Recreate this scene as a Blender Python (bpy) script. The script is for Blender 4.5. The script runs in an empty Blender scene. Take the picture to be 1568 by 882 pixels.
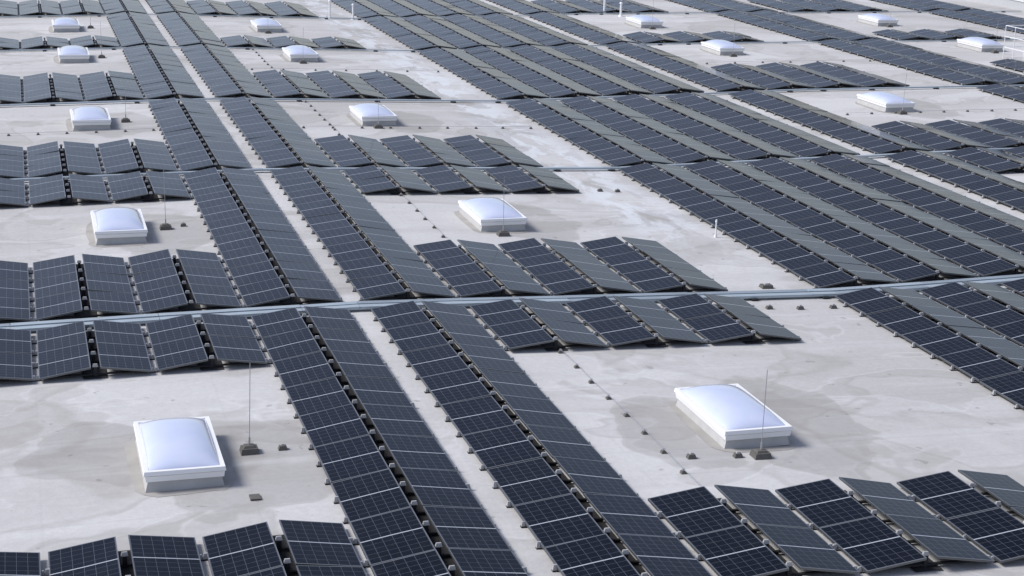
import bpy, math, random
from mathutils import Vector, Matrix
random.seed(7)
S = bpy.context.scene
COL = S.collection

# ------------------------------------------------------------------ helpers
ZK = [(-60,-.5),(6.5,.12),(17.5,-.18),(30,.03),(80,.03)]
def zr(x):
    if x <= ZK[0][0]: return ZK[0][1]
    for (a,za),(b,zb) in zip(ZK, ZK[1:]):
        if x <= b: return za+(zb-za)*(x-a)/(b-a)
    return ZK[-1][1]
ZK[0] = (-60, .12-66.5*.0118)

class MB:
    def __init__(s): s.v=[]; s.f=[]; s.m=[]; s.uv=[]
    def quad(s, pts, mat=0, uv=None):
        n=len(s.v); s.v+= [tuple(p) for p in pts]; s.f.append(tuple(range(n,n+len(pts)))); s.m.append(mat)
        s.uv.append(uv or [(0,0)]*len(pts))
    def hexa(s, b, t, mat=0, topmat=None, topuv=None, bottom=True):
        s.quad(t, mat if topmat is None else topmat, topuv)
        if bottom: s.quad(b[::-1], mat)
        for i in range(4):
            j=(i+1)%4
            s.quad([b[i],b[j],t[j],t[i]], mat)
    def box(s, x0,x1,y0,y1,z0,z1, mat=0, taper=0.0, bottom=False):
        t=taper
        s.hexa([(x0,y0,z0),(x1,y0,z0),(x1,y1,z0),(x0,y1,z0)],
               [(x0+t,y0+t,z1),(x1-t,y0+t,z1),(x1-t,y1-t,z1),(x0+t,y1-t,z1)], mat, bottom=bottom)
    def cyl(s, x,y,z0,z1,r0,r1=None,mat=0,n=8):
        r1=r0 if r1 is None else r1
        a=[2*math.pi*i/n for i in range(n)]
        b=[(x+r0*math.cos(q),y+r0*math.sin(q),z0) for q in a]
        t=[(x+r1*math.cos(q),y+r1*math.sin(q),z1) for q in a]
        s.quad(t,mat)
        for i in range(n):
            j=(i+1)%n; s.quad([b[i],b[j],t[j],t[i]],mat)
    def tube(s,p,q,r,mat=0,n=6):
        p=Vector(p);q=Vector(q);d=(q-p).normalized()
        u=d.orthogonal().normalized();w=d.cross(u)
        a=[2*math.pi*i/n for i in range(n)]
        b=[p+r*(u*math.cos(k)+w*math.sin(k)) for k in a]; t=[q+r*(u*math.cos(k)+w*math.sin(k)) for k in a]
        s.quad(b[::-1],mat); s.quad(t,mat)
        for i in range(n):
            j=(i+1)%n; s.quad([b[i],b[j],t[j],t[i]],mat)
    def make(s,name,mats,parent=None,smooth=False):
        me=bpy.data.meshes.new(name); me.from_pydata(s.v,[],s.f)
        for m in mats: me.materials.append(m)
        me.polygons.foreach_set("material_index", s.m)
        uvl=me.uv_layers.new(name="UVMap")
        flat=[]
        for u in s.uv:
            for c in u: flat+=[c[0],c[1]]
        uvl.data.foreach_set("uv",flat)
        if smooth: me.polygons.foreach_set("use_smooth",[True]*len(s.f))
        me.update()
        ob=bpy.data.objects.new(name,me); COL.objects.link(ob)
        if parent: ob.parent=parent
        return ob

class NT:
    def __init__(s,name):
        s.mat=bpy.data.materials.new(name); s.mat.use_nodes=True
        s.t=s.mat.node_tree; s.b=s.t.nodes["Principled BSDF"]
    def n(s,ty,**k):
        nd=s.t.nodes.new(ty)
        for a,b in k.items(): setattr(nd,a,b)
        return nd
    def l(s,a,b): s.t.links.new(a,b)
    def val(s,inp,v):
        if isinstance(v,(int,float)): inp.default_value=v
        elif isinstance(v,tuple): inp.default_value=v
        else: s.l(v,inp)
    def math(s,op,a,b=0.0,c=None,clamp=False):
        nd=s.n('ShaderNodeMath',operation=op); nd.use_clamp=clamp
        s.val(nd.inputs[0],a); s.val(nd.inputs[1],b)
        if c is not None: s.val(nd.inputs[2],c)
        return nd.outputs[0]
    def mix(s,f,a,b,mode='MIX'):
        nd=s.n('ShaderNodeMix',data_type='RGBA',blend_type=mode)
        s.val(nd.inputs[0],f); s.val(nd.inputs[6],a); s.val(nd.inputs[7],b)
        return nd.outputs[2]
    def noise(s,vec,scale,detail=4,rough=.55,dist=0.0):
        nd=s.n('ShaderNodeTexNoise'); nd.inputs['Scale'].default_value=scale
        nd.inputs['Detail'].default_value=detail; nd.inputs['Roughness'].default_value=rough
        nd.inputs['Distortion'].default_value=dist
        s.l(vec,nd.inputs['Vector']); return nd.outputs['Fac']
    def sstep(s,v,a,b):
        nd=s.n('ShaderNodeMapRange',interpolation_type='SMOOTHSTEP')
        s.val(nd.inputs[0],v); nd.inputs[1].default_value=a; nd.inputs[2].default_value=b
        return nd.outputs[0]
    def mapping(s,vec,scale=(1,1,1),loc=(0,0,0)):
        nd=s.n('ShaderNodeMapping'); s.l(vec,nd.inputs[0]); nd.inputs['Scale'].default_value=scale
        nd.inputs['Location'].default_value=loc; return nd.outputs[0]

def simple(name,col,rough=.6,metal=0,var=.12,scale=6.0,spec=.5):
    t=NT(name); pos=t.n('ShaderNodeNewGeometry').outputs['Position']
    f=t.noise(pos,scale,4)
    c=t.mix(f,tuple(x*(1-var) for x in col)+(1,),tuple(min(1,x*(1+var)) for x in col)+(1,))
    t.l(c,t.b.inputs['Base Color']); t.b.inputs['Roughness'].default_value=rough
    t.b.inputs['Metallic'].default_value=metal; t.b.inputs['Specular IOR Level'].default_value=spec
    return t.mat

# ------------------------------------------------------------------ materials
CX=[2.07,11.57,31.3,44.85]; CY=[25.4,41.1,56.6,72.3,82.7]
def roof_mat():
    t=NT("roof_membrane"); pos=t.n('ShaderNodeNewGeometry').outputs['Position']
    sep=t.n('ShaderNodeSeparateXYZ'); t.l(pos,sep.inputs[0]); X,Y=sep.outputs[0],sep.outputs[1]
    n1=t.noise(pos,.13,6,.6,.4)
    c=t.mix(t.sstep(n1,.3,.7),(.495,.488,.477,1),(.56,.556,.548,1))
    # mineral grain
    g=t.noise(pos,9,5,.75); c=t.mix(.38,c,t.mix(g,(.22,.22,.22,1),(.78,.78,.78,1)),'OVERLAY')
    # puddle stains with dried rims
    for i,(sc,th,loc) in enumerate([(.16,.53,(3,9,0)),(.33,.58,(31,2,5)),(.09,.53,(11,57,2))]):
        v=t.mapping(pos,(1,1.3,1),loc)
        n=t.noise(v,sc,4,.45,.5)
        inside=t.sstep(n,th,th+.03)
        ring=t.math('MULTIPLY',t.sstep(n,th-.012,th),t.math('SUBTRACT',1.0,t.sstep(n,th,th+.02)))
        c=t.mix(t.math('MULTIPLY',inside,.20),c,(.29,.272,.25,1))
        c=t.mix(t.math('MULTIPLY',ring,.28),c,(.24,.225,.20,1) if i!=1 else (.64,.64,.64,1))
    # dark rimmed patches beside the skylights
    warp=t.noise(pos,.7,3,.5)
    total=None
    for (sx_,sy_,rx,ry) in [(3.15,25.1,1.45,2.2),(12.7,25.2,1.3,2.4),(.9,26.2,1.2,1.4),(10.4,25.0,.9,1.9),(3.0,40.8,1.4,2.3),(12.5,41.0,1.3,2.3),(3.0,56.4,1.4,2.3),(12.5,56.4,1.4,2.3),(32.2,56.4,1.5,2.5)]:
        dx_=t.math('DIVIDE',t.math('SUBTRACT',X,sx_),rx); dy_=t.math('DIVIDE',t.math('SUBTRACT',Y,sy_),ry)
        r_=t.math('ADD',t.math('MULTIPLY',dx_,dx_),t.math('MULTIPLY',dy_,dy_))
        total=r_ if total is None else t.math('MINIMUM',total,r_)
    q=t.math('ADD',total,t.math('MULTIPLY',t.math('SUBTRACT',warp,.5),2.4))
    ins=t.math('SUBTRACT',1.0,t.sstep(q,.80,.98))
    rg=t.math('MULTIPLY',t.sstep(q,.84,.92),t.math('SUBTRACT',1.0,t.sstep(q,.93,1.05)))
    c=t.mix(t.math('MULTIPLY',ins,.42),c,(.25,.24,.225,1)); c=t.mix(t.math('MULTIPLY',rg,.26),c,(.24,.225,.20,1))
    # pale bleached streaks
    v=t.mapping(pos,(.25,1.6,1)); s=t.noise(v,.5,5,.6,.2)
    c=t.mix(t.math('MULTIPLY',t.sstep(s,.5,.72),.35),c,(.65,.65,.645,1))
    v=t.mapping(pos,(.22,1.2,1),(9,4,0)); s=t.noise(v,.6,5,.55,.2)
    c=t.mix(t.math('MULTIPLY',t.sstep(s,.48,.7),.24),c,(.31,.295,.275,1))
    # drainage valley: lime deposits
    dx=t.math('ABSOLUTE',t.math('SUBTRACT',X,16.0))
    band=t.math('MULTIPLY',t.math('SUBTRACT',1.0,t.sstep(dx,.4,1.5)),t.sstep(Y,33,42))
    v=t.mapping(pos,(1,.45,1)); p=t.noise(v,.85,7,.68,.5)
    c=t.mix(t.math('MULTIPLY',t.math('MULTIPLY',band,t.sstep(p,.46,.54)),.6),c,(.66,.69,.72,1))
    p2=t.noise(t.mapping(pos,(1,.5,1),(40,3,0)),.6,5,.6,.8)
    c=t.mix(t.math('MULTIPLY',t.math('MULTIPLY',band,t.sstep(p2,.52,.58)),.42),c,(.27,.26,.24,1))
    # membrane seams
    sx=t.math('PINGPONG',t.math('ADD',t.math('DIVIDE',X,3.1),.02),.5)
    seam=t.math('LESS_THAN',sx,.006)
    sy=t.math('PINGPONG',t.math('DIVIDE',Y,1.06),.5); seam2=t.math('LESS_THAN',sy,.018)
    c=t.mix(t.math('MULTIPLY',t.math('MAXIMUM',t.math('MULTIPLY',seam,.5),seam2),.12),c,(.25,.25,.25,1))
    # dirt specks
    sp=t.noise(pos,3.5,2,.5); c=t.mix(t.math('MULTIPLY',t.sstep(sp,.70,.75),.35),c,(.15,.14,.13,1))
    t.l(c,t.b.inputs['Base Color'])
    t.b.inputs['Roughness'].default_value=.9
    t.b.inputs['Specular IOR Level'].default_value=.2
    bp=t.n('ShaderNodeBump'); bp.inputs['Strength'].default_value=.3; bp.inputs['Distance'].default_value=.02
    t.l(g,bp.inputs['Height']); t.l(bp.outputs[0],t.b.inputs['Normal'])
    return t.mat

def pv_mat():
    t=NT("pv_glass"); uv=t.n('ShaderNodeUVMap').outputs[0]
    pos=t.n('ShaderNodeNewGeometry').outputs['Position']
    sep=t.n('ShaderNodeSeparateXYZ'); t.l(uv,sep.inputs[0]); U,V=sep.outputs[0],sep.outputs[1]
    def line(c,n,w): return t.math('LESS_THAN',t.math('PINGPONG',t.math('MULTIPLY',c,n),.5),w)
    uc=t.math('MULTIPLY',t.math('SUBTRACT',U,.02),1/.96); vc=t.math('MULTIPLY',t.math('SUBTRACT',V,.012),1/.976)
    thin=t.math('MAXIMUM',line(uc,6,.022),line(vc,10,.02))
    mid=t.math('LESS_THAN',t.math('ABSOLUTE',t.math('SUBTRACT',V,.5)),.008)
    fr=t.math('MAXIMUM',t.math('GREATER_THAN',t.math('ABSOLUTE',t.math('SUBTRACT',U,.5)),.486),
              t.math('GREATER_THAN',t.math('ABSOLUTE',t.math('SUBTRACT',V,.5)),.490))
    bus=line(uc,36,.09)
    d=t.noise(pos,.35,3); d2=t.noise(pos,6,4)
    cell=t.mix(d,(.0012,.0018,.0045,1),(.003,.0045,.011,1))
    cell=t.mix(t.math('MULTIPLY',bus,.06),cell,(.05,.055,.07,1))
    c=t.mix(thin,cell,(.075,.085,.105,1)); c=t.mix(mid,c,(.40,.43,.47,1)); c=t.mix(fr,c,(.14,.15,.165,1))
    c=t.mix(t.math('MULTIPLY',t.sstep(d2,.45,.8),.012),c,(.42,.42,.42,1))
    t.l(c,t.b.inputs['Base Color'])
    t.l(t.math('ADD',.05,t.math('MULTIPLY',d2,.13)),t.b.inputs['Roughness'])
    t.b.inputs['IOR'].default_value=1.42; t.b.inputs['Specular IOR Level'].default_value=.12
    t.b.inputs['Specular Tint'].default_value=(.93,.96,1.0,1)
    return t.mat

M_roof=roof_mat(); M_pv=pv_mat()
M_frame=simple("anodised_frame",(.13,.135,.14),.45,.6)
M_black=simple("black_support_gap_shade",(.035,.035,.037),.75,spec=.2)
M_foot=simple("foot_plastic",(.38,.38,.38),.6,var=.35,scale=3)
M_tray=simple("galvanised_tray",(.40,.46,.50),.5,.3,var=.18,scale=2)
M_traylid=simple("tray_lid",(.29,.34,.38),.55,.25,var=.3,scale=1.3)
M_white=simple("white_pvc",(.82,.82,.82),.4,var=.03)
M_curb=simple("grey_curb",(.44,.44,.43),.8,var=.2,scale=4)
M_conc=simple("concrete_block",(.11,.105,.095),.9,var=.35,scale=14)
M_steel=simple("steel_rod",(.45,.45,.46),.4,.6)
M_flash=simple("flashing_felt",(.36,.345,.32),.9,var=.35,scale=1.6)
M_wall=simple("cladding",(.45,.46,.47),.6)
M_ground=simple("yard_asphalt",(.13,.13,.125),.9,var=.25,scale=.08)
def dome_mat():
    t=NT("opal_acrylic"); g=t.n('ShaderNodeNewGeometry').outputs['Position']
    n=t.noise(g,2.5,3)
    t.l(t.mix(n,(.52,.58,.77,1),(.63,.67,.81,1)),t.b.inputs['Base Color'])
    t.b.inputs['Roughness'].default_value=.16
    t.b.inputs['Coat Weight'].default_value=.8; t.b.inputs['Coat Roughness'].default_value=.07
    return t.mat
M_dome=dome_mat()

# ------------------------------------------------------------------ roof, ground
xs=[-60,-20,6.5,17.5,30,57.6]
mb=MB()
for a,b in zip(xs,xs[1:]):
    for y0,y1 in ((-40,20),(20,60),(60,100),(100,150)):
        mb.quad([(a,y0,zr(a)),(b,y0,zr(b)),(b,y1,zr(b)),(a,y1,zr(a))])
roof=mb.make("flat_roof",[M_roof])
mb=MB(); mb.quad([(-900,-900,-11),(1200,-900,-11),(1200,1600,-11),(-900,1600,-11)]); mb.make("ground",[M_ground])
mb=MB(); mb.box(57.6,57.95,-40,150.35,-11,.55,0); mb.box(57.54,58.03,-40,150.4,.552,.60,1,bottom=True)
mb.box(-60,57.598,150,150.35,-11,.5,0)
mb.make("parapet_wall",[M_wall,M_white])

# ------------------------------------------------------------------ solar arrays
LM=1.53; WM=.918; GAPR=.17; PW=2*WM+GAPR; PITCH=2.11
LOW=.10; RISE=.14
def add_module(mb,x0,x1,z0,z1,y0,y1):
    j=random.uniform(-.009,.009); k=random.uniform(-.009,.009)
    z0+=j; z1+=k; th=.035
    za=zr(x0); zb=zr(x1)
    t=[(x0,y0,za+z0),(x1,y0,zb+z1),(x1,y1,zb+z1+random.uniform(-.008,.008)),(x0,y1,za+z0+random.uniform(-.008,.008))]
    b=[(p[0],p[1],p[2]-th) for p in t]
    mb.hexa(b,t,1,0,[(0,0),(1,0),(1,1),(0,1)])
def foot(mb,x,y,side,base):
    z=zr(x); r=random.uniform(.85,1.1)
    cx=x+side*.014
    mb.box(cx-.042,cx+.042,y-.034,y+.034,z+.002,z+.022,1)
    mb.box(cx-.040*r,cx+.040*r,y-.028*r,y+.028*r,z+.022,z+.10*r,0,taper=.015)
def ridge_post(mb,x,y):
    z=zr(x)
    mb.box(x-.03,x+.03,y-.035,y+.035,z+.002,z+.19,1)
    mb.box(x-.05,x+.05,y-.028,y+.028,z+.19,z+.245,0,taper=.015)
def array(xstart,npairs,y0,nmod,pitch=PITCH):
    mb=MB(); fb=MB()
    for p in range(npairs):
        x=xstart+p*pitch
        xa,xb=x,x+WM; xc,xd=x+WM+GAPR,x+2*WM+GAPR
        for k in range(nmod):
            ya=y0+k*LM+.008; yb=y0+(k+1)*LM-.008
            add_module(mb,xa,xb,LOW,LOW+RISE,ya,yb)
            add_module(mb,xc,xd,LOW+RISE,LOW,ya,yb)
        y1=y0+nmod*LM
        zc=zr((xb+xc)/2)
        for k in range(nmod*2):
            yy=y0+.19+k*LM/2
            foot(fb,xa,yy,-1,0); foot(fb,xd,yy,1,0)
            ridge_post(fb,(xb+xc)/2,yy)
            za=zr(xa)+.035; zb=zr(xd)+.035
            fb.hexa([(xa,yy-.03,za),(xd,yy-.03,zb),(xd,yy+.03,zb),(xa,yy+.03,za)],
                    [(xa,yy-.03,za+.025),(xd,yy-.03,zb+.025),(xd,yy+.03,zb+.025),(xa,yy+.03,za+.025)],1)
        fb.quad([(xb-.14,y0+.03,zc+.02),(xc+.12,y0+.03,zc+.02),(xc+.12,y1-.03,zc+.02),(xb-.14,y1-.03,zc+.02)],1)  # black sheet standing in for the shade seen through the open ridge gap
    a=mb.make("solar_panel_array",[M_pv,M_frame])
    fb.make("support_feet_gap_shade",[M_foot,M_black],parent=a)
SEG=[(32.95-14*LM,14),(33.7,9),(47.9,8),(61.0,9),(75.3,8),(88.1,10),(104.0,10),(120,8)]
XBLK=[(32.95-9*LM,2),(32.95-2*LM,2),(33.7,3),(47.47-2*LM,2),(47.9,3),(61.0,4),(75.3,2),(88.1,4),(104,4)]
for y,n in SEG:
    array(4.22,1,y,n); array(6.70,1,y,n)
    array(17.35,4,y,n,2.13); array(26.38,1,y,n)
    array(37.3,2,y,n); array(50.6,2,y,n)
for y,n in XBLK:
    array(4.22-4*PITCH,4,y,n)
    array(8.83,3,y,n,2.12)
    array(28.55,3,y,n)
    array(42.2,3,y,n)

# ------------------------------------------------------------------ cable trays
def tray(y,w,h,x0=-15,x1=57,double=False):
    mb=MB()
    cuts=sorted(set([x0,x1]+[k for k,_ in ZK if x0<k<x1]+[x0+2.9*i for i in range(1,int((x1-x0)/2.9)+1)]))
    for a,b in zip(cuts,cuts[1:]):
        ya=y+.02*math.sin(a*.9); yb=y+.02*math.sin(b*.9)
        lanes=[(-w/2,w/2)] if not double else [(-w/2,-.035),(.035,w/2)]
        for l0,l1 in lanes:
            a2=a+.01
            z0a,z0b=zr(a2)+.05,zr(b)+.05
            lid=h+random.uniform(-.006,.006)
            mb.hexa([(a2,ya+l0,z0a),(b,yb+l0,z0b),(b,yb+l1,z0b),(a2,ya+l1,z0a)],
                    [(a2,ya+l0,z0a+lid),(b,yb+l0,z0b+lid),(b,yb+l1,z0b+lid),(a2,ya+l1,z0a+lid)],0,topmat=random.choice([0,0,1]))
        m=(a+b)/2
        mb.box(m-.08,m+.08,y-w/2-.06,y+w/2+.06,zr(m)+.002,zr(m)+.045,2)
    mb.make("cable_tray",[M_tray,M_traylid,M_black])
tray(33.30,.44,.06,double=True)
tray(47.68,.16,.06); tray(60.6,.12,.05); tray(75.02,.08,.04); tray(87.8,.08,.04)

# ------------------------------------------------------------------ skylights
def skylight(cx,cy):
    z=zr(cx); W,D=.61,1.15
    f=MB(); 
    f.hexa([(cx-W+.01,cy-D+.03,z),(cx+W-.01,cy-D+.03,z),(cx+W-.01,cy+D-.03,z),(cx-W+.01,cy+D-.03,z)],
           [(cx-W+.06,cy-D+.07,z+.19),(cx+W-.06,cy-D+.07,z+.19),(cx+W-.06,cy+D-.07,z+.19),(cx-W+.06,cy+D-.07,z+.19)],0,bottom=False)
    par=f.make("skylight",[M_curb])
    r=MB()
    def ring(w,d,z0,z1,t0,wi):
        o0=[(cx-w,cy-d,z0),(cx+w,cy-d,z0),(cx+w,cy+d,z0),(cx-w,cy+d,z0)]
        o1=[(cx-w+t0,cy-d+t0,z1),(cx+w-t0,cy-d+t0,z1),(cx+w-t0,cy+d-t0,z1),(cx-w+t0,cy+d-t0,z1)]
        i1=[(cx-w+wi,cy-d+wi,z1),(cx+w-wi,cy-d+wi,z1),(cx+w-wi,cy+d-wi,z1),(cx-w+wi,cy+d-wi,z1)]
        i0=[(p[0],p[1],z0) for p in i1]
        for i in range(4):
            j=(i+1)%4
            r.quad([o0[i],o0[j],o1[j],o1[i]]); r.quad([o1[i],o1[j],i1[j],i1[i]]); r.quad([i1[i],i1[j],i0[j],i0[i]]); r.quad([o0[j],o0[i],i0[i],i0[j]])
    ring(W-.02,D-.02,z+.17,z+.26,-.01,.1)
    ring(W+.012,D+.012,z+.275,z+.34,.012,.08)
    ring(W-.035,D-.035,z+.258,z+.277,0,.05)
    r.make("rim",[M_white],parent=par)
    d=MB(); N=20; M=30; w=W-.065; dd=D-.065; hh=.20
    def P(i,j):
        u=-math.cos(math.pi*i/N); v=-math.cos(math.pi*j/M)
        h=(max(0,1-abs(u)**2.4)**.6)*(max(0,1-abs(v)**3.2)**.6)
        return (cx+u*w,cy+v*dd,z+.325+hh*h)
    for i in range(N):
        for j in range(M): d.quad([P(i,j),P(i+1,j),P(i+1,j+1),P(i,j+1)])
    do=d.make("dome",[M_dome],parent=par,smooth=True)
    import bmesh
    bm=bmesh.new(); bm.from_mesh(do.data); bmesh.ops.remove_doubles(bm,verts=bm.verts,dist=.0001); bm.to_mesh(do.data); bm.free()
    k=MB(); 
    q=[]; n=28
    for i in range(n):
        a=2*math.pi*i/n; c,s_=math.cos(a),math.sin(a)
        ex=(abs(c)**.35)*(1 if c>0 else -1); ey=(abs(s_)**.35)*(1 if s_>0 else -1)
        x=cx+ex*(W+.16+random.uniform(-.03,.05)); y=cy+ey*(D+.16+random.uniform(-.03,.05))
        q.append((x,y,zr(x)+.005))
    for i in range(n):
        k.quad([(cx,cy,z+.005),q[i],q[(i+1)%n]])
    k.make("flashing",[M_flash],parent=par)
def rod(x,y,h=1.52):
    z=zr(x); b=MB()
    b.box(x-.15,x+.15,y-.13,y+.13,z+.003,z+.095,0,taper=.02); b.box(x-.10,x+.09,y-.08,y+.09,z+.096,z+.13,0,taper=.02)
    p=b.make("lightning_rod",[M_conc])
    c=MB(); lean=random.uniform(-.02,.05)
    c.tube((x,y,z+.12),(x+lean,y,z+h),.006); c.tube((x,y,z+.12),(x+lean*.1,y,z+.26),.016)
    c.make("rod",[M_steel],parent=p)
for i,cx in enumerate(CX):
    for j,cy in enumerate(CY):
        skylight(cx,cy)
        if i==0: rod(cx+1.15,cy+.2)
        else: rod(cx-.13,cy-1.55)

# ------------------------------------------------------------------ small roof items
def block(x,y,s=.1,h=.08):
    b=MB(); z=zr(x); b.box(x-s,x+s,y-s*.8,y+s*.8,z+.003,z+h,0,taper=.02); b.box(x-s*.4,x+s*.4,y-s*.3,y+s*.3,z+h+.001,z+h+.03,1,taper=.008)
    b.make("ballast_block",[M_conc,M_foot])
for x,y in [(3.76,25.6),(3.67,41.5),(10.25,23.97),(11.05,23.9),(15.5,32.4),(16.2,32.3),(17.0,32.3),(16.3,44.6),(15.8,44.7)]: block(x,y,.075,.07)
block(16.2,34.1,.14,.08)
b=MB(); b.box(2.97,3.13,23.58,23.78,zr(3)+.003,zr(3)+.03,0); b.make("roof_drain",[M_conc])
def conductor(pts,step=.9,name="lightning_conductor"):
    w=MB(); 
    for (xa,ya),(xb,yb) in zip(pts,pts[1:]):
        L=math.hypot(xb-xa,yb-ya); n=max(1,int(L/step)); prev=None
        for i in range(n+1):
            t=i/n; x=xa+(xb-xa)*t+random.uniform(-.02,.02); y=ya+(yb-ya)*t+random.uniform(-.02,.02); z=zr(x)
            w.box(x-.05,x+.05,y-.05,y+.05,z+.003,z+.05,0,taper=.018)
            w.box(x-.02,x+.02,y-.02,y+.02,z+.051,z+.08,1)
            if prev: w.tube(prev,(x,y,z+.075),.005,1,5)
            prev=(x,y,z+.075)
    w.make(name,[M_conc,M_steel])
for a,b_ in [(22.4,29.8),(38.5,44.3),(52.7,60.4),(67.3,74.8)]:
    conductor([(9.87,a),(9.87,b_)])
conductor([(8.9,55.0),(16.8,55.0)]); conductor([(-6,55.0),(4.0,55.0)]); conductor([(29,55.2),(37,55.2)])
conductor([(9.0,68.6),(16.8,68.6)],1.3); conductor([(29,68.6),(37,68.6)],1.3)
def pipe(x,y,h,r=.05):
    c=MB(); z=zr(x); c.cyl(x,y,z+.0,z+.08,r*2.4,r*1.6,0,12); c.cyl(x,y,z+.08,z+h,r,r,0,12); c.cyl(x,y,z+h,z+h+.07,r*1.7,r*1.1,0,12)
    c.make("vent_pipe",[M_white])
pipe(17.0,39.0,.4,.018); pipe(15.7,88.2,.9,.05); pipe(16.9,88.0,.75,.05); pipe(31.0,88.2,.9,.06); pipe(31.5,86.9,.7,.06)
# guard rail around a roof access
g=MB(); x0,x1,y0,y1=44.2,46.4,66.6,69.2; z=zr(44)
for x in (x0,(x0+x1)/2,x1):
    for y in (y0,y1): g.tube((x,y,z),(x,y,z+1.5),.018)
for y in (y0+.9,y0+1.8):
    for x in (x0,x1): g.tube((x,y,z),(x,y,z+1.5),.018)
for h in (.5,1.0,1.5):
    g.tube((x0,y0,z+h),(x1,y0,z+h),.018); g.tube((x0,y1,z+h),(x1,y1,z+h),.018); g.tube((x0,y0,z+h),(x0,y1,z+h),.018); g.tube((x1,y0,z+h),(x1,y1,z+h),.018)
g.make("guard_rail",[M_white])

# ------------------------------------------------------------------ camera
f=2569.0
v1=Vector((-770,-731,f)).normalized(); v2=Vector((9016,-471,f)).normalized()
dY=v1; dX=(v2-v2.dot(v1)*v1).normalized(); dZ=dX.cross(dY)
R=Matrix(((dX.x,-dX.y,-dX.z),(dY.x,-dY.y,-dY.z),(dZ.x,-dZ.y,-dZ.z)))
cam=bpy.data.cameras.new("camera"); co=bpy.data.objects.new("camera",cam); COL.objects.link(co)
co.matrix_world=Matrix.Translation((0,0,10))@R.to_4x4()
cam.sensor_width=36; cam.lens=36*f/1568; cam.clip_end=4000; cam.clip_start=.5
S.camera=co

# ------------------------------------------------------------------ light
sd=Vector((-.80,.22,.85)).normalized()   # towards the sun
el=math.asin(sd.z)
sun=bpy.data.lights.new("sun",'SUN'); sun.energy=3.4; sun.angle=math.radians(20); sun.color=(1,.975,.945)
so=bpy.data.objects.new("sun",sun); COL.objects.link(so); so.rotation_euler=(sd).to_track_quat('Z','Y').to_euler()
w=bpy.data.worlds.new("World"); S.world=w; w.use_nodes=True; nt=w.node_tree
sky=nt.nodes.new('ShaderNodeTexSky'); sky.sky_type='NISHITA'; sky.sun_disc=False
sky.sun_elevation=el; sky.sun_rotation=math.atan2(sd.x,sd.y); sky.dust_density=1.2; sky.air_density=1.0; sky.ozone_density=2.0
hs=nt.nodes.new('ShaderNodeHueSaturation'); hs.inputs['Saturation'].default_value=.72
mx=nt.nodes.new('ShaderNodeMix'); mx.data_type='RGBA'; mx.blend_type='MULTIPLY'; mx.inputs[0].default_value=1; mx.inputs[7].default_value=(1.0,.965,1.03,1)
nt.links.new(sky.outputs[0],hs.inputs['Color']); nt.links.new(hs.outputs[0],mx.inputs[6]); nt.links.new(mx.outputs[2],nt.nodes['Background'].inputs['Color'])
nt.nodes['Background'].inputs['Strength'].default_value=.15
S.view_settings.view_transform='Standard'; S.view_settings.look='None'; S.view_settings.exposure=0
